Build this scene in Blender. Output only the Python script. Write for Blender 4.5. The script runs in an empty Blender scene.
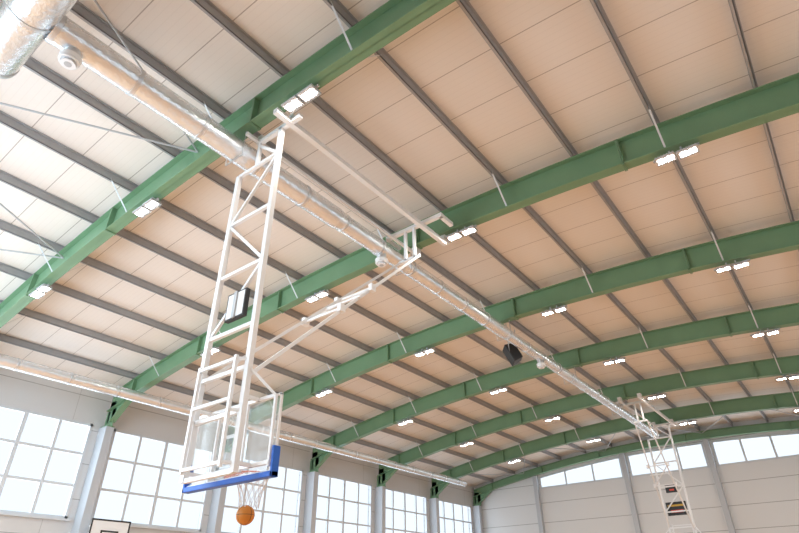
import bpy, math, numpy as np, random
from mathutils import Vector, Matrix
random.seed(3)
BAY=5.0
YA=4.087; XL=-20.12; AX=-6.366; AZ=7.661; K=.0078; XR=2*AX-XL
HB=.31
zc=lambda x:AZ-K*(x-AX)**2
Y=[YA+BAY*i for i in range(-1,7)]   # frames; first = back wall, last = far wall
YEND=YA+30+.25; YBACK=Y[0]-.25
ZB=1.40; FLOOR=-1.50; CX=-6.40

# ---------------------------------------------------------------- materials
def newmat(n):
    m=bpy.data.materials.new(n); m.use_nodes=True
    return m,m.node_tree,m.node_tree.nodes['Principled BSDF']
def mat(n,c,rough=.5,metal=0,emi=0,noise=0,nscale=4,bump=0,bscale=30):
    m,t,b=newmat(n)
    b.inputs['Base Color'].default_value=(*c,1); b.inputs['Roughness'].default_value=rough; b.inputs['Metallic'].default_value=metal
    if emi: b.inputs['Emission Color'].default_value=(*c,1); b.inputs['Emission Strength'].default_value=emi
    tc=t.nodes.new('ShaderNodeTexCoord')
    if noise:
        nz=t.nodes.new('ShaderNodeTexNoise'); nz.inputs['Scale'].default_value=nscale; nz.inputs['Detail'].default_value=4
        t.links.new(tc.outputs['Object'],nz.inputs['Vector'])
        mx=t.nodes.new('ShaderNodeMixRGB'); mx.blend_type='MIX'
        mx.inputs[1].default_value=(*[max(0,v*(1-noise)) for v in c],1); mx.inputs[2].default_value=(*[min(1,v*(1+noise)) for v in c],1)
        t.links.new(nz.outputs['Fac'],mx.inputs[0]); t.links.new(mx.outputs[0],b.inputs['Base Color'])
    if bump:
        nb=t.nodes.new('ShaderNodeTexNoise'); nb.inputs['Scale'].default_value=bscale; nb.inputs['Detail'].default_value=3
        t.links.new(tc.outputs['Object'],nb.inputs['Vector'])
        bp=t.nodes.new('ShaderNodeBump'); bp.inputs['Strength'].default_value=bump; bp.inputs['Distance'].default_value=.02
        t.links.new(nb.outputs['Fac'],bp.inputs['Height']); t.links.new(bp.outputs[0],b.inputs['Normal'])
    return m
def seam_mat(n,c,dark,specs,rough=.5):
    m,t,b=newmat(n); b.inputs['Roughness'].default_value=rough
    tc=t.nodes.new('ShaderNodeTexCoord'); sp=t.nodes.new('ShaderNodeSeparateXYZ'); t.links.new(tc.outputs['Object'],sp.inputs[0])
    prev=None
    for ax,per,wf,off,st in specs:
        a=t.nodes.new('ShaderNodeMath'); a.operation='ADD'; a.inputs[1].default_value=off+100*per; t.links.new(sp.outputs['XYZ'.index(ax)],a.inputs[0])
        dv=t.nodes.new('ShaderNodeMath'); dv.operation='DIVIDE'; dv.inputs[1].default_value=per; t.links.new(a.outputs[0],dv.inputs[0])
        fr=t.nodes.new('ShaderNodeMath'); fr.operation='FRACT'; t.links.new(dv.outputs[0],fr.inputs[0])
        lt=t.nodes.new('ShaderNodeMath'); lt.operation='LESS_THAN'; lt.inputs[1].default_value=wf; t.links.new(fr.outputs[0],lt.inputs[0])
        ml=t.nodes.new('ShaderNodeMath'); ml.operation='MULTIPLY'; ml.inputs[1].default_value=st; t.links.new(lt.outputs[0],ml.inputs[0])
        if prev is None: prev=ml
        else:
            mxx=t.nodes.new('ShaderNodeMath'); mxx.operation='MAXIMUM'; t.links.new(prev.outputs[0],mxx.inputs[0]); t.links.new(ml.outputs[0],mxx.inputs[1]); prev=mxx
    mx=t.nodes.new('ShaderNodeMixRGB'); mx.inputs[1].default_value=(*c,1); mx.inputs[2].default_value=(*dark,1)
    t.links.new(prev.outputs[0],mx.inputs[0]); t.links.new(mx.outputs[0],b.inputs['Base Color'])
    return m
M_roof=seam_mat('roof_panel',(.82,.77,.72),(.36,.31,.27),[('Y',1.0,.018,.2,.8),('Y',.125,.12,0,.06)],.55)
M_wall=seam_mat('wall_panel_x',(.64,.65,.66),(.28,.28,.28),[('Z',1.1,.020,.3,.9),('Y',5.0,.004,2.0,.5)])
M_wallY=seam_mat('wall_panel_y',(.72,.73,.74),(.28,.28,.28),[('Z',1.1,.024,.3,.9)])
M_green=mat('green_paint',(.165,.30,.170),.42,noise=.10,nscale=2)
M_purl=mat('purlin_steel',(.40,.40,.41),.5,.2,noise=.12)
M_foil=mat('duct_foil',(.84,.88,.92),.24,.72,noise=.10,nscale=5,bump=.6,bscale=16)
M_foil2=mat('duct_band',(.66,.69,.72),.35,.7)
M_white=mat('white_paint',(.86,.88,.90),.35)
M_grey=mat('grey_steel',(.50,.52,.54),.45,.1)
M_lgrey=mat('galvanised_brace',(.62,.64,.66),.45,.1)
M_dark=mat('dark_plastic',(.02,.02,.022),.5)
M_blue=mat('blue_pad',(.010,.12,.60),.4)
M_orange=mat('rim_orange',(.85,.16,.03),.4)
M_net=mat('net_cord',(.8,.8,.8),.8)
M_ball=mat('ball_leather',(.60,.22,.03),.6,noise=.1,nscale=60)
M_col=mat('column_paint',(.50,.53,.57),.5)
M_frame=mat('window_frame_white',(.62,.66,.70),.4)
M_led=mat('led_diffuser',(1,.93,.83),.5,emi=1)
M_led.node_tree.nodes['Principled BSDF'].inputs['Emission Strength'].default_value=240
M_red=mat('red_pipe',(.45,.03,.02),.4)
M_yel=mat('yellow_sign',(.55,.34,.04),.5)
M_redled=mat('red_display',(.55,.05,.03),.5,emi=.15)
m,t,b=newmat('backboard_glass'); b.inputs['Base Color'].default_value=(.9,.95,.95,1); b.inputs['Roughness'].default_value=.05; b.inputs['Alpha'].default_value=.18; b.inputs['Specular IOR Level'].default_value=.6; M_glass=m
m,t,b=newmat('parquet_floor'); b.inputs['Roughness'].default_value=.45
tc=t.nodes.new('ShaderNodeTexCoord'); br_=t.nodes.new('ShaderNodeTexBrick'); t.links.new(tc.outputs['Object'],br_.inputs['Vector'])
br_.inputs['Scale'].default_value=1.0; br_.inputs['Brick Width'].default_value=1.8; br_.inputs['Row Height'].default_value=.13; br_.inputs['Mortar Size'].default_value=.003
br_.inputs['Color1'].default_value=(.87,.54,.32,1); br_.inputs['Color2'].default_value=(.81,.48,.27,1); br_.inputs['Mortar'].default_value=(.4,.2,.1,1)
t.links.new(br_.outputs['Color'],b.inputs['Base Color']); M_floor=m

# ---------------------------------------------------------------- mesh builder
class MB:
    def __init__(s): s.v=[];s.f=[];s.m=[];s.sm=[]
    def add(s,vs,fs,mi=0,smooth=False):
        o=len(s.v); s.v+= [tuple(map(float,p)) for p in vs]; s.f+= [tuple(i+o for i in f) for f in fs]; s.m+=[mi]*len(fs); s.sm+=[smooth]*len(fs)
    def box(s,a,b,mi=0):
        x0,y0,z0=[min(a[i],b[i]) for i in range(3)]; x1,y1,z1=[max(a[i],b[i]) for i in range(3)]
        s.add([(x0,y0,z0),(x1,y0,z0),(x1,y1,z0),(x0,y1,z0),(x0,y0,z1),(x1,y0,z1),(x1,y1,z1),(x0,y1,z1)],
              [(0,3,2,1),(4,5,6,7),(0,1,5,4),(1,2,6,5),(2,3,7,6),(3,0,4,7)],mi)
    def bar(s,p,q,w,h,mi=0,up=(0,0,1)):
        p=Vector(p);q=Vector(q);dd=(q-p).normalized();u=Vector(up)
        if abs(dd.dot(u))>.98: u=Vector((0,1,0))
        sd=dd.cross(u).normalized()*w/2; uu=sd.cross(dd).normalized()*h/2
        vs=[p-sd-uu,p+sd-uu,p+sd+uu,p-sd+uu,q-sd-uu,q+sd-uu,q+sd+uu,q-sd+uu]
        s.add(vs,[(0,3,2,1),(4,5,6,7),(0,1,5,4),(1,2,6,5),(2,3,7,6),(3,0,4,7)],mi)
    def tube(s,p,q,r,n=10,mi=0,r2=None,caps=True):
        p=Vector(p);q=Vector(q);dd=(q-p).normalized();u=Vector((0,0,1)) if abs(dd.z)<.9 else Vector((1,0,0))
        a=dd.cross(u).normalized();b=dd.cross(a).normalized(); r2=r if r2 is None else r2
        vs=[p+(a*math.cos(2*math.pi*i/n)+b*math.sin(2*math.pi*i/n))*r for i in range(n)]+[q+(a*math.cos(2*math.pi*i/n)+b*math.sin(2*math.pi*i/n))*r2 for i in range(n)]
        s.add(vs,[(i,(i+1)%n,n+(i+1)%n,n+i) for i in range(n)],mi,True)
        if caps: s.add(vs,[tuple(range(n))[::-1],tuple(range(n,2*n))],mi)
    def torus(s,c,R,r,axis='Z',n=28,k=8,mi=0):
        c=Vector(c); A={'Z':(Vector((1,0,0)),Vector((0,1,0)),Vector((0,0,1))),'Y':(Vector((1,0,0)),Vector((0,0,1)),Vector((0,1,0))),'X':(Vector((0,1,0)),Vector((0,0,1)),Vector((1,0,0)))}[axis]
        vs=[]
        for i in range(n):
            a=2*math.pi*i/n; e=A[0]*math.cos(a)+A[1]*math.sin(a)
            for j in range(k):
                bb=2*math.pi*j/k; vs.append(c+e*(R+r*math.cos(bb))+A[2]*r*math.sin(bb))
        s.add(vs,[(i*k+j,((i+1)%n)*k+j,((i+1)%n)*k+(j+1)%k,i*k+(j+1)%k) for i in range(n) for j in range(k)],mi,True)
    def sphere(s,c,r,n=20,k=12,mi=0,sz=1):
        vs=[]
        for i in range(k+1):
            th=math.pi*i/k
            for j in range(n): vs.append((c[0]+r*math.sin(th)*math.cos(2*math.pi*j/n),c[1]+r*math.sin(th)*math.sin(2*math.pi*j/n),c[2]+sz*r*math.cos(th)))
        s.add(vs,[(i*n+j,(i+1)*n+j,(i+1)*n+(j+1)%n,i*n+(j+1)%n) for i in range(k) for j in range(n)],mi,True)
    def make(s,name,mats,parent=None):
        me=bpy.data.meshes.new(name); me.from_pydata(s.v,[],s.f)
        for mm in mats: me.materials.append(mm)
        me.polygons.foreach_set('material_index',s.m); me.polygons.foreach_set('use_smooth',s.sm); me.update()
        o=bpy.data.objects.new(name,me); bpy.context.collection.objects.link(o)
        if parent: o.parent=parent
        return o
def empty(name):
    o=bpy.data.objects.new(name,None); bpy.context.collection.objects.link(o); return o

ZROOF=HB+.20
# ---------------------------------------------------------------- shell
b=MB(); b.box((XL-.3,YBACK-.3,FLOOR-.2),(XR+.3,YEND+.3,FLOOR)); b.make('floor',[M_floor])
b=MB(); xs=np.linspace(XL-.3,XR+.3,49)
for i in range(48):
    a,c=xs[i],xs[i+1]; za,zb=zc(a)+ZROOF,zc(c)+ZROOF
    b.add([(a,YBACK-.3,za),(c,YBACK-.3,zb),(c,YEND+.3,zb),(a,YEND+.3,za),(a,YBACK-.3,za+.15),(c,YBACK-.3,zb+.15),(c,YEND+.3,zb+.15),(a,YEND+.3,za+.15)],
          [(0,3,2,1),(4,5,6,7),(0,1,5,4),(2,3,7,6)])
b.make('ceiling',[M_roof])
WT=5.42; WB=2.41
nwin=0
COOL=(.78,.90,1.0)
def daylight(o,loc,rot,sx,sy,rad,col=COOL):
    L=bpy.data.lights.new('daylight',type='AREA'); L.shape='RECTANGLE'; L.size=sx; L.size_y=sy; L.energy=rad*math.pi*sx*sy; L.color=col
    lo=bpy.data.objects.new('daylight',L); bpy.context.collection.objects.link(lo); lo.location=loc; lo.rotation_euler=rot; lo.parent=o
def window(x,y0,y1,z0,z1,inward,rad,ncol=4,nrow=3):
    global nwin; nwin+=1
    b=MB(); t_=.08; xi=x+inward*.02; xo=x-inward*.10
    b.box((xo,y0,z0),(xi,y0+t_,z1)); b.box((xo,y1-t_,z0),(xi,y1,z1)); b.box((xo,y0,z0),(xi,y1,z0+t_)); b.box((xo,y0,z1-t_),(xi,y1,z1))
    for i in range(1,ncol):
        yy=y0+(y1-y0)*i/ncol; w_=.06 if i==2 else .045; b.box((xo+.01,yy-w_,z0),(xi-.01*inward,yy+w_,z1))
    for i in range(1,nrow):
        zz=z0+(z1-z0)*i/nrow; b.box((xo+.01,y0,zz-.04),(xi-.02*inward,y1,zz+.04))
    b.box((x-.02*inward,y0-.08,z0-.06),(x+inward*.12,y1+.08,z0))
    o=b.make('window_%d'%nwin,[M_frame])
    daylight(o,(x-inward*.16,(y0+y1)/2,(z0+z1)/2),(0,-math.pi/2*inward,0),z1-z0,y1-y0,rad)
def sidewall(name,x,inward,rads):
    b=MB(); xo=x-inward*.25
    zt=zc(XL)+ZROOF
    b.box((xo,YBACK,FLOOR),(x,YEND,WB)); b.box((xo,YBACK,WT),(x,YEND,zt))
    e=YBACK
    for i in range(len(Y)-1):
        y0=Y[i]+.38; y1=Y[i+1]-.38
        b.box((xo,e,WB),(x,y0,WT)); e=y1
        window(x,y0,y1,WB,WT,inward,rads[min(i,len(rads)-1)])
    b.box((xo,e,WB),(x,YEND,WT))
    b.make(name,[M_wall])
sidewall('wall_left',XL,1,[8.0,2.8,1.8,1.7]); sidewall('wall_right',XR,-1,[1.2])
ZW=6.04
EC=[-15.56,-9.95,-5.42,-.88,3.66]
def arch_solid(b,x0,x1,yo,y,zlo_a):
    n=max(1,int((x1-x0)/.8)); g=np.linspace(x0,x1,n+1)
    for i in range(n):
        a,c=g[i],g[i+1]; za,zb=zlo_a(a),zlo_a(c)
        b.add([(a,yo,za),(c,yo,zb),(c,y,zb),(a,y,za),(a,yo,zc(a)+ZROOF),(c,yo,zc(c)+ZROOF),(c,y,zc(c)+ZROOF),(a,y,zc(a)+ZROOF)],[(0,3,2,1),(4,5,6,7),(0,1,5,4),(1,2,6,5),(2,3,7,6),(3,0,4,7)])
def endwall(name,y,inward,LL,cols_x):
    global nwin
    b=MB(); yo=y-inward*.25; TOP=.30
    b.box((XL,yo,FLOOR),(XR,y,ZW)); xx=XL
    for i in range(len(cols_x)-1):
        s0,s1=cols_x[i]+.2,cols_x[i+1]-.2
        arch_solid(b,xx,s0,yo,y,lambda x:ZW); arch_solid(b,s0,s1,yo,y,lambda x:zc(x)-TOP); xx=s1
        nwin+=1; w=MB(); ta,tb=zc(s0)-TOP,zc(s1)-TOP
        ym=y-inward*.04
        w.bar((s0,ym,ZW+.045),(s1,ym,ZW+.045),.12,.09)
        n=3
        for j in range(n+1):
            xq=s0+(s1-s0)*j/n; xc=min(max(xq,s0+.05),s1-.05); w.box((xc-.05,ym-.06,ZW),(xc+.05,ym+.06,zc(xc)-TOP))
            if j<n: xn=s0+(s1-s0)*(j+1)/n; w.bar((xq,ym,zc(xq)-TOP-.045),(xn,ym,zc(xn)-TOP-.045),.12,.09)
        o=w.make('window_%d'%nwin,[M_frame]); zt=max(ta,tb,zc((s0+s1)/2)-TOP)
        daylight(o,((s0+s1)/2,y-inward*.30,(ZW+zt)/2),(math.pi/2*inward,0,0),s1-s0,zt-ZW,LL)
    arch_solid(b,xx,XR,yo,y,lambda x:ZW)
    b.make(name,[M_wallY])
endwall('wall_far',YEND,-1,2.2,EC)
# back wall; unseen tall windows added on the left half for cool roof light
b=MB(); yo=YBACK-.25; z0w,z1w=.6,6.0
b.box((XL,yo,FLOOR),(XR,YBACK,z0w)); arch_solid(b,XL,XR,yo,YBACK,lambda x:z1w)
wx=[(XL+.7,XL+4.5),(XL+4.9,XL+8.7),(XL+9.1,XL+12.9)]; e=XL
for a,c in wx:
    b.box((e,yo,z0w),(a,YBACK,z1w)); e=c
    nwin+=1; w=MB(); ym=YBACK-.05
    for j in range(5): 
        xq=min(max(a+(c-a)*j/4,a+.04),c-.04); w.box((xq-.04,ym-.06,z0w),(xq+.04,ym+.06,z1w))
    for j in range(6):
        zq=min(max(z0w+(z1w-z0w)*j/5,z0w+.04),z1w-.04); w.box((a,ym-.055,zq-.04),(c,ym+.055,zq+.04))
    o=w.make('window_%d'%nwin,[M_frame]); daylight(o,((a+c)/2,YBACK-.3,(z0w+z1w)/2),(math.pi/2,0,0),c-a,z1w-z0w,7.0,(.66,.85,1.0))
b.box((e,yo,z0w),(XR,YBACK,z1w)); b.make('wall_back',[M_wallY])
w=bpy.data.worlds.new('sky'); bpy.context.scene.world=w; w.use_nodes=True
w.node_tree.nodes['Background'].inputs[0].default_value=(.8,.9,1,1); w.node_tree.nodes['Background'].inputs[1].default_value=1.2
# ---------------------------------------------------------------- structure
for k,y in enumerate(Y):
    b=MB(); xs=np.linspace(XL+.15,XR-.15,61)
    last=k==len(Y)-1
    yy=y-.05 if last else y
    hb=.2 if last else HB
    for i in range(60):
        a,c=xs[i],xs[i+1]
        for z0f,z1f,hw in ((-hb,hb,.008),(hb-.02,hb,.12),(-hb,-hb+.02,.12)):
            b.add([(a,yy-hw,zc(a)+z0f),(c,yy-hw,zc(c)+z0f),(c,yy+hw,zc(c)+z0f),(a,yy+hw,zc(a)+z0f),(a,yy-hw,zc(a)+z1f),(c,yy-hw,zc(c)+z1f),(c,yy+hw,zc(c)+z1f),(a,yy+hw,zc(a)+z1f)],
                  [(0,3,2,1),(4,5,6,7),(0,1,5,4),(2,3,7,6)])
    for x in [AX+t for t in (-12.2,-8.6,-4.9,-.0,4.9,8.6,12.2)]:
        b.box((x-.012,yy-.12,zc(x)-hb-.03),(x+.012,yy+.12,zc(x)+hb))
        b.box((x+.02,yy-.12,zc(x)-hb-.03),(x+.04,yy+.12,zc(x)+hb))
    for sx,xw in ((1,XL),(-1,XR)):
        zh=zc(XL+.15)-hb-.42
        p=[(xw+sx*.15,zc(XL+.15)-hb),(xw+sx*1.5,zc(XL+1.5)-hb),(xw+sx*.5,zh),(xw+sx*.15,zh)]
        vs=[(x,yy-.01,z) for x,z in p]+[(x,yy+.01,z) for x,z in p]
        b.add(vs,[(0,1,2,3),(7,6,5,4),(0,4,5,1),(1,5,6,2),(2,6,7,3),(3,7,4,0)])
        b.bar((p[1][0],yy,p[1][1]),(p[2][0],yy,p[2][1]),.22,.02)
        for xx_ in (.15,.5): b.bar((xw+sx*xx_,yy,zc(XL+xx_)-hb),(xw+sx*xx_,yy,zh-.15),.22,.02)
        b.box((xw+sx*.12,yy-.13,zh-.16),(xw+sx*.54,yy+.13,zh-.13))
        b.box((xw+sx*.15,yy-.008,zh-.15),(xw+sx*.5,yy+.008,zc(XL+.3)))
    b.make('steel_rafter',[M_green])
    for sx,xw in ((1,XL),(-1,XR)):
        c=MB(); zt=zc(XL+.15)-hb-.42-.16
        c.box((xw+sx*.005,yy-.14,FLOOR),(xw+sx*.52,yy+.14,zt)); c.box((xw+sx*.0,yy-.2,FLOOR),(xw+sx*.58,yy+.2,FLOOR+.03))
        c.make('steel_column',[M_col])
SP=1.63; x=-3.94
while x-SP>XL+.3: x-=SP
PX=[]
while x<XR-.2: PX.append(x); x+=SP
b=MB()
for x in PX:
    z=zc(x)+HB; y0,y1=YBACK,YEND
    b.box((x-.006,y0,z),(x+.006,y1,z+.195)); b.box((x-.05,y0,z),(x+.006,y1,z+.012)); b.box((x-.006,y0,z+.183),(x+.05,y1,z+.195)); b.box((x-.053,y0,z),(x-.047,y1,z+.022))
b.make('roof_purlins',[M_purl])
b=MB()
for i,x in enumerate(PX[1:-1]):
    if i%2: continue
    for y in Y[1:-1]:
        for s in (-1,1): b.bar((x,y+s*.62,zc(x)+HB+.05),(x,y+s*.06,zc(x)-HB+.03),.035,.008)
b.make('fly_braces',[M_lgrey])
b=MB()
for (ya,yb) in ((Y[1],Y[0]),(Y[-2],Y[-1])):
    for xa in [AX-1.8-5.4*i for i in range(-2,3)]:
        for s in (-1,1):
            xb=xa+s*2.7
            if XL<xb<XR and XL<xa<XR: b.tube((xa,ya,zc(xa)+.12),(xb,yb,zc(xb)+.12),.02,6)
b.make('wind_bracing_rods',[M_grey])
b=MB()
for x in EC+[XL+.3]: b.box((x-.13,YEND-.28,FLOOR),(x+.13,YEND-.003,zc(x)-.2))
b.make('gable_columns',[M_col])

# ---------------------------------------------------------------- LED fixtures
L1,LS=-.55,4.60
for k,y in enumerate(Y[:-1]):
    for i in range(0,6):
        x=L1+LS*(1-i)
        if x<XL+1.5 or x>XR-1.5: continue
        z=zc(x)-HB-.17; sl=-2*K*(x-AX)
        b=MB()
        for s in (-1,1):
            cx=x+s*.19; cz=z+sl*s*.19
            b.box((cx-.17,y-.12,cz),(cx+.17,y+.12,cz+.035),0)
            for rr in range(-3,4): b.box((cx+rr*.05-.004,y-.10,cz+.035),(cx+rr*.05+.004,y+.10,cz+.07),0)
            for t2 in (-1,1):
                c2=cx+t2*.075
                b.add([(c2-.058,y-.062,cz-.003),(c2+.058,y-.062,cz-.003),(c2+.058,y+.062,cz-.003),(c2-.058,y+.062,cz-.003)],[(0,3,2,1)],1)
        b.box((x-.40,y-.02,z+.05),(x+.40,y+.02,z+.09),0)
        for s in (-1,1): b.box((x+s*.1-.015,y-.02,z+.08),(x+s*.1+.015,y+.02,zc(x)-HB),0)
        b.make('led_floodlight',[M_dark if 0 else M_grey,M_led])
# ---------------------------------------------------------------- ducts
DX,DZ=-6.82,7.02
def duct_obj(name,x,z,secs,bands=1.2,hang=True,noz=[]):
    b=MB()
    for (y0,y1,r) in secs:
        b.tube((x,y0,z),(x,y1,z),r,24,0)
        y=y0+.05
        while y<=y1:
            b.tube((x,y-.03,z),(x,y+.03,z),r+.010,24,1); y+=bands
    for i in range(len(secs)-1):
        b.tube((x,secs[i][1],z),(x,secs[i+1][0],z),secs[i][2],24,0,secs[i+1][2])
    if hang:
        for y in Y[1:-1]:
            if secs[0][0]<y<secs[-1][1]:
                for s in (-1,1): b.bar((x+s*.235,y,z-.24),(x+s*.235,y,zc(x)-HB+.0),.02,.004,2)
                b.bar((x-.235,y,z-.24),(x+.235,y,z-.24),.03,.004,2)
    for y,rr in noz:
        b.tube((x,y,z-rr+.05),(x,y,z-rr-.10),.11,20,1); b.tube((x,y,z-rr-.10),(x,y,z-rr-.18),.15,20,3,.13); b.torus((x,y,z-rr-.18),.12,.022,'Z',mi=3); b.tube((x,y,z-rr-.18),(x,y,z-rr-.24),.08,16,3,.10)
        b.tube((x,y,z-rr-.239),(x,y,z-rr-.243),.05,16,2)
    return b.make(name,[M_foil,M_foil2,M_grey,M_white])
HY=.60; HR=.33
duct_obj('air_duct',DX,DZ,[(HY+HR-.03,YA+2.6,.225),(YA+2.8,YA+10,.195),(YA+10.2,29.6,.17)],1.2,True,[(1.25,.225),(8.25,.195),(16.6,.17)])
b=MB(); b.tube((DX-1.2,HY,DZ),(-1.2,HY,DZ),HR,28,0)
x=DX-1.2
while x<-1.2: b.tube((x-.03,HY,DZ),(x+.03,HY,DZ),HR+.012,28,1); x+=1.25
b.make('header_duct',[M_foil,M_foil2])
b=MB(); b.tube((-13,HY-.62,DZ+.25),(.3,HY-.62,DZ+.25),.06,12,0); b.make('sprinkler_pipe',[M_red])
duct_obj('spiral_duct',-17.9,6.0,[(YBACK+.3,YA+14,.175),(YA+14.2,29.5,.16)],1.5,False)

# ---------------------------------------------------------------- hoops
def hoop(x0,yb,s,z0,ygan,zr,clocks):
    """x0 centre, yb board plane, s direction the hoop faces, z0 board bottom"""
    E=empty('basketball_hoop')
    P=lambda x,t,z:(x0+x,yb+s*t,z)
    b=MB(); mw=.52; tm=-.30
    ztopf=z0+5.2
    b.bar(P(mw,tm,z0-.02),P(mw,tm,zr),.08,.08)
    b.bar(P(-mw,tm,z0-.02),P(-mw,tm,ztopf),.08,.08)
    b.bar(P(-.04,tm,ztopf),P(-.04,tm,zr),.06,.06); b.bar(P(mw,tm,ztopf),P(-.04,tm,zr-.1),.05,.05)
    lv=[ztopf,z0+4.1,z0+3.05,z0+2.0,z0+1.35,z0+.75,z0]
    for z in lv: b.bar(P(-mw,tm,z),P(mw,tm,z),.055,.055)
    sg=1
    for i in range(3):
        b.bar(P(sg*mw,tm,lv[i]),P(-sg*mw,tm,lv[i+1]),.045,.045); sg=-sg
    yr1=ygan+s*.85
    b.bar((x0+.74,yb+s*(tm-.35),zr),(x0+.74,yr1,zr),.10,.10); b.bar((x0-.08,yb+s*(tm-.3),zr+.02),(x0-.08,yr1,zr+.02),.06,.06)
    b.bar(P(-.12,tm,zr),P(1.0,tm,zr),.08,.08)
    for xx_ in (.74,-.08):
        b.box((x0+xx_-.07,yr1-.1,zr),(x0+xx_+.07,yr1+.1,zc(x0)-HB)); b.box(P(xx_-.06,tm-.02,zr),P(xx_+.06,tm+.1,zc(x0)-HB))
    for sx in (-1,1):
        b.bar(P(sx*.40,tm-.13,z0+.05),P(sx*.40,tm-.13,z0+1.5),.045,.045)
        for z in (z0+.1,z0+.75,z0+1.45): b.bar(P(sx*.40,tm-.13,z),P(sx*mw,tm,z),.04,.04)
    for z in (z0+.1,z0+.9,z0+1.45): b.bar(P(-.42,tm-.13,z),P(.42,tm-.13,z),.04,.04)
    for z in (z0+.10,z0+.94): b.bar(P(-.86,-.05,z),P(.86,-.05,z),.045,.045)
    for x in (-.85,-.3,.3,.85): b.bar(P(x,-.05,z0+.05),P(x,-.05,z0+.96),.035,.035)
    for sx in (-1,1):
        for z in (z0+.1,z0+.94): b.bar(P(sx*mw,tm,z),P(sx*mw,-.05,z),.045,.045)
        b.bar(P(sx*mw,tm,z0+1.35),P(sx*.85,-.05,z0+.94),.035,.035)
    b.make('mast',[M_white],E)
    b=MB(); zg=zr+.10; zd=zg-.80
    b.bar((x0-.30,ygan,zg),(x0+1.25,ygan,zg),.09,.09)
    for xx_ in (.24,.48):
        b.bar((x0+xx_,ygan,zg),(x0+xx_,ygan,zd),.06,.06)
    b.bar((x0-.30,ygan,zg),(x0-.30,ygan+s*.5,zg),.07,.07); b.bar((x0+1.2,ygan,zg),(x0+1.2,ygan+s*.45,zg),.09,.09)
    b.bar((x0+.05,ygan,zd),(x0+.62,ygan,zd),.06,.06)
    A=[Vector(P(-.50,tm,z0+1.35)),Vector(P(.50,tm,z0+1.2))]; B=[Vector((x0+.08,ygan,zd)),Vector((x0+.60,ygan,zd))]
    for a,c in zip(A,B): b.bar(a,c,.05,.05)
    A0=(A[0]+A[1])/2; A1=(B[0]+B[1])/2
    for t2 in (.42,.52,.60):
        c=A0.lerp(A1,t2); b.bar((c.x-.46,c.y,c.z),(c.x+.46,c.y,c.z),.04,.04)
    c1=A0.lerp(A1,.42);c2=A0.lerp(A1,.60); b.bar((c1.x-.42,c1.y,c1.z),(c2.x+.42,c2.y,c2.z),.03,.03)
    for sx in (-1,1):
        for t2 in (.42,.60):
            c=A0.lerp(A1,t2); b.box((c.x+sx*.43-.04,c.y-.06,c.z-.07),(c.x+sx*.43+.04,c.y+.06,c.z+.07))
    b.make('stay_struts',[M_white],E)
    b=MB(); b.box(P(-.9,0,z0),P(.9,.012,z0+.97)); b.make('backboard_glass',[M_glass],E)
    b=MB()
    for (xa,xb_,za,zb) in ((-.91,.91,z0-.01,z0+.02),(-.91,.91,z0+.955,z0+.98),(-.91,-.885,z0,z0+.97),(.885,.91,z0,z0+.97)): b.box(P(xa,-.012,za),P(xb_,.024,zb))
    for (xa,xb_,za,zb) in ((-.295,.295,z0+.15,z0+.2),(-.295,.295,z0+.55,z0+.6),(-.295,-.245,z0+.15,z0+.6),(.245,.295,z0+.15,z0+.6)): b.box(P(xa,.013,za),P(xb_,.017,zb))
    b.make('board_frame',[M_white],E)
    b=MB(); b.box(P(-.92,-.05,z0-.07),P(.92,.06,z0))
    for sx in (-1,1): b.box(P(sx*.88,-.05,z0-.07),P(sx*.92,.06,z0+.30))
    o=b.make('edge_padding',[M_blue],E); bv=o.modifiers.new('b','BEVEL'); bv.width=.010; bv.segments=2
    b=MB(); zr_=z0+.12; rc=Vector(P(0,.40,zr_)); b.torus(rc,.235,.011,'Z',n=36)
    b.box(P(-.1,.02,zr_-.1),P(.1,.035,zr_+.05))
    for sx in (-1,1): b.bar(P(sx*.08,.03,zr_-.02),P(sx*.12,.2,zr_),.02,.02); b.bar(P(sx*.06,.03,zr_-.09),P(sx*.1,.19,zr_-.01),.012,.012)
    b.box(P(-.09,.02,zr_-.02),P(.09,.17,zr_-.008))
    b.make('rim',[M_orange],E)
    b=MB(); N=12; lev=[(0,.235),(.1,.2),(.2,.165),(.3,.14),(.42,.13)]
    for li in range(4):
        for j in range(N):
            a0=2*math.pi*(j+.5*(li%2))/N
            for dd in (-.5,.5):
                a1=a0+2*math.pi*dd/N
                p=(rc.x+lev[li][1]*math.cos(a0),rc.y+lev[li][1]*math.sin(a0),rc.z-lev[li][0]); q_=(rc.x+lev[li+1][1]*math.cos(a1),rc.y+lev[li+1][1]*math.sin(a1),rc.z-lev[li+1][0])
                b.tube(p,q_,.005,4,caps=False)
    b.make('net',[M_net],E)
    b=MB()
    for zs,xa,xb_,h in clocks:
        zs+=z0
        b.box(P(xa,tm-.12,zs),P(xb_,tm-.05,zs+h),0); b.box(P(xa+.025,tm-.125,zs+.025),P(xb_-.025,tm-.12,zs+h-.025),1)
        b.box(P((xa+xb_)/2-.03,tm-.15,zs+.01),P((xa+xb_)/2+.03,tm-.12,zs+h-.01),2)
        b.box(P(xa+.07,tm-.045,zs+h*.66),P(xb_-.07,tm-.05,zs+h*.8),3); b.box(P(xa+.16,tm-.045,zs+h*.2),P(xb_-.16,tm-.05,zs+h*.40),4)
    b.make('shot_clock',[M_dark,M_white,M_grey,M_yel,M_redled],E)
    return E,rc
ZR=7.17
E1,rc=hoop(CX,4.63,1,ZB,8.30,ZR,[(2.12,-.04,.38,.44)])
E2,rc2=hoop(-6.45,28.3,-1,ZB,24.6,ZR,[(1.85,-.45,.40,.55),(2.8,-.30,.22,.36)])
b=MB(); bc=(rc.x-.05,rc.y,rc.z-.50); b.sphere(bc,.121,32,20,0)
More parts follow.
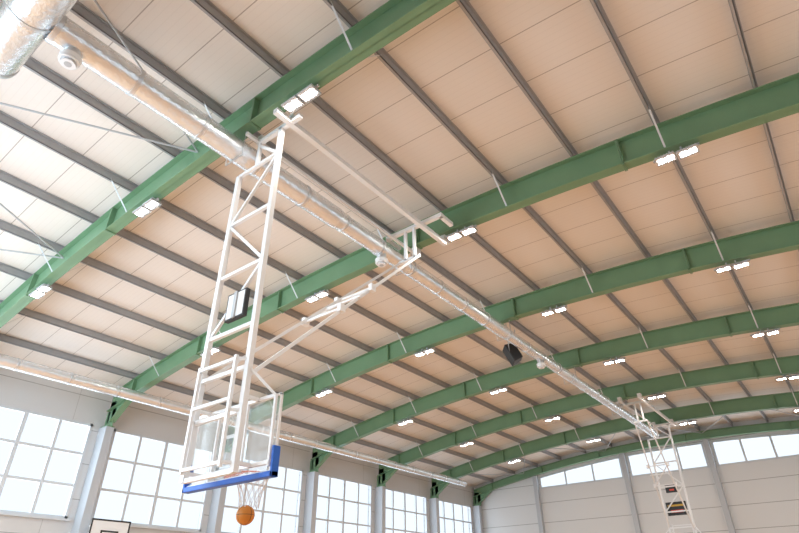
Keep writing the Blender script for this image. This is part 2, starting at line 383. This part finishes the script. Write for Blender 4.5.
for ax in 'XYZ': b.torus(bc,.1205,.003,ax,mi=1,n=40,k=6)
b.make('basketball',[M_ball,M_dark])
# wall mounted practice backboard
zt=2.41; yc=9.75; xb=XL+.85; hw=.65
E=empty('practice_backboard')
b=MB(); b.box((xb,yc-hw,zt-.9),(xb+.02,yc+hw,zt)); b.make('board',[M_white],E)
b=MB()
def rect(y0,y1,z0,z1,t_):
    for a in ((y0,y1,z0,z0+t_),(y0,y1,z1-t_,z1),(y0,y0+t_,z0,z1),(y1-t_,y1,z0,z1)): b.box((xb+.018,a[0],a[2]),(xb+.028,a[1],a[3]))
rect(yc-hw,yc+hw,zt-.9,zt,.05); rect(yc-.29,yc+.29,zt-.75,zt-.32,.05); b.make('markings',[M_dark],E)
b=MB(); b.torus((xb+.4,yc,zt-.75),.235,.011,'Z',n=32); b.box((xb+.02,yc-.08,zt-.8),(xb+.18,yc+.08,zt-.73)); b.make('rim',[M_orange],E)
b=MB()
for s in (-1,1):
    for z in (zt-.2,zt-.8): b.bar((XL,yc+s*.5,z),(xb,yc+s*.5,z),.05,.05)
    b.bar((XL,yc+s*.5,zt-.8),(xb,yc+s*.5,zt-.2),.04,.04)
b.make('wall_bracket',[M_white],E)
# loudspeaker
E=empty('loudspeaker'); c=Vector((-7.36,15.75,7.0))
vs=[(-.19,-.16,-.28),(.19,-.16,-.28),(.26,.20,-.32),(-.26,.20,-.32),(-.19,-.16,.28),(.19,-.16,.28),(.26,.20,.32),(-.26,.20,.32)]
Rm=Matrix.Rotation(2.2,3,'Z')@Matrix.Rotation(-.45,3,'X')
b=MB(); b.add([c+Rm@Vector(v) for v in vs],[(0,3,2,1),(4,5,6,7),(0,1,5,4),(1,2,6,5),(2,3,7,6),(3,0,4,7)])
o=b.make('cabinet',[M_dark],E); bv=o.modifiers.new('b','BEVEL'); bv.width=.02
b=MB()
for s in (-1,1): b.bar((c.x,c.y+s*.30,c.z-.05),(c.x,c.y+s*.30,zc(c.x)+HB),.03,.01)
b.bar((c.x,c.y-.30,c.z),(c.x,c.y+.30,c.z),.03,.03); b.make('hanger',[M_grey],E)

# ---------------------------------------------------------------- camera
def basis(a,p,r):
    F=Vector((-math.sin(a)*math.cos(p), math.cos(a)*math.cos(p), math.sin(p)))
    r0=Vector((math.cos(a),math.sin(a),0)); u0=Vector((math.sin(a)*math.sin(p),-math.cos(a)*math.sin(p),math.cos(p)))
    return r0*math.cos(r)+u0*math.sin(r), u0*math.cos(r)-r0*math.sin(r), F
R,U,F=basis(.6525,.5492,-.011)
cam=bpy.data.cameras.new('camera'); co=bpy.data.objects.new('camera',cam); bpy.context.collection.objects.link(co)
cam.sensor_width=36; cam.lens=551.6/799*36; cam.clip_start=.05; cam.clip_end=300
co.matrix_world=Matrix(((R[0],U[0],-F[0],0),(R[1],U[1],-F[1],0),(R[2],U[2],-F[2],0),(0,0,0,1)))
sc=bpy.context.scene; sc.camera=co
sc.view_settings.view_transform='Standard'
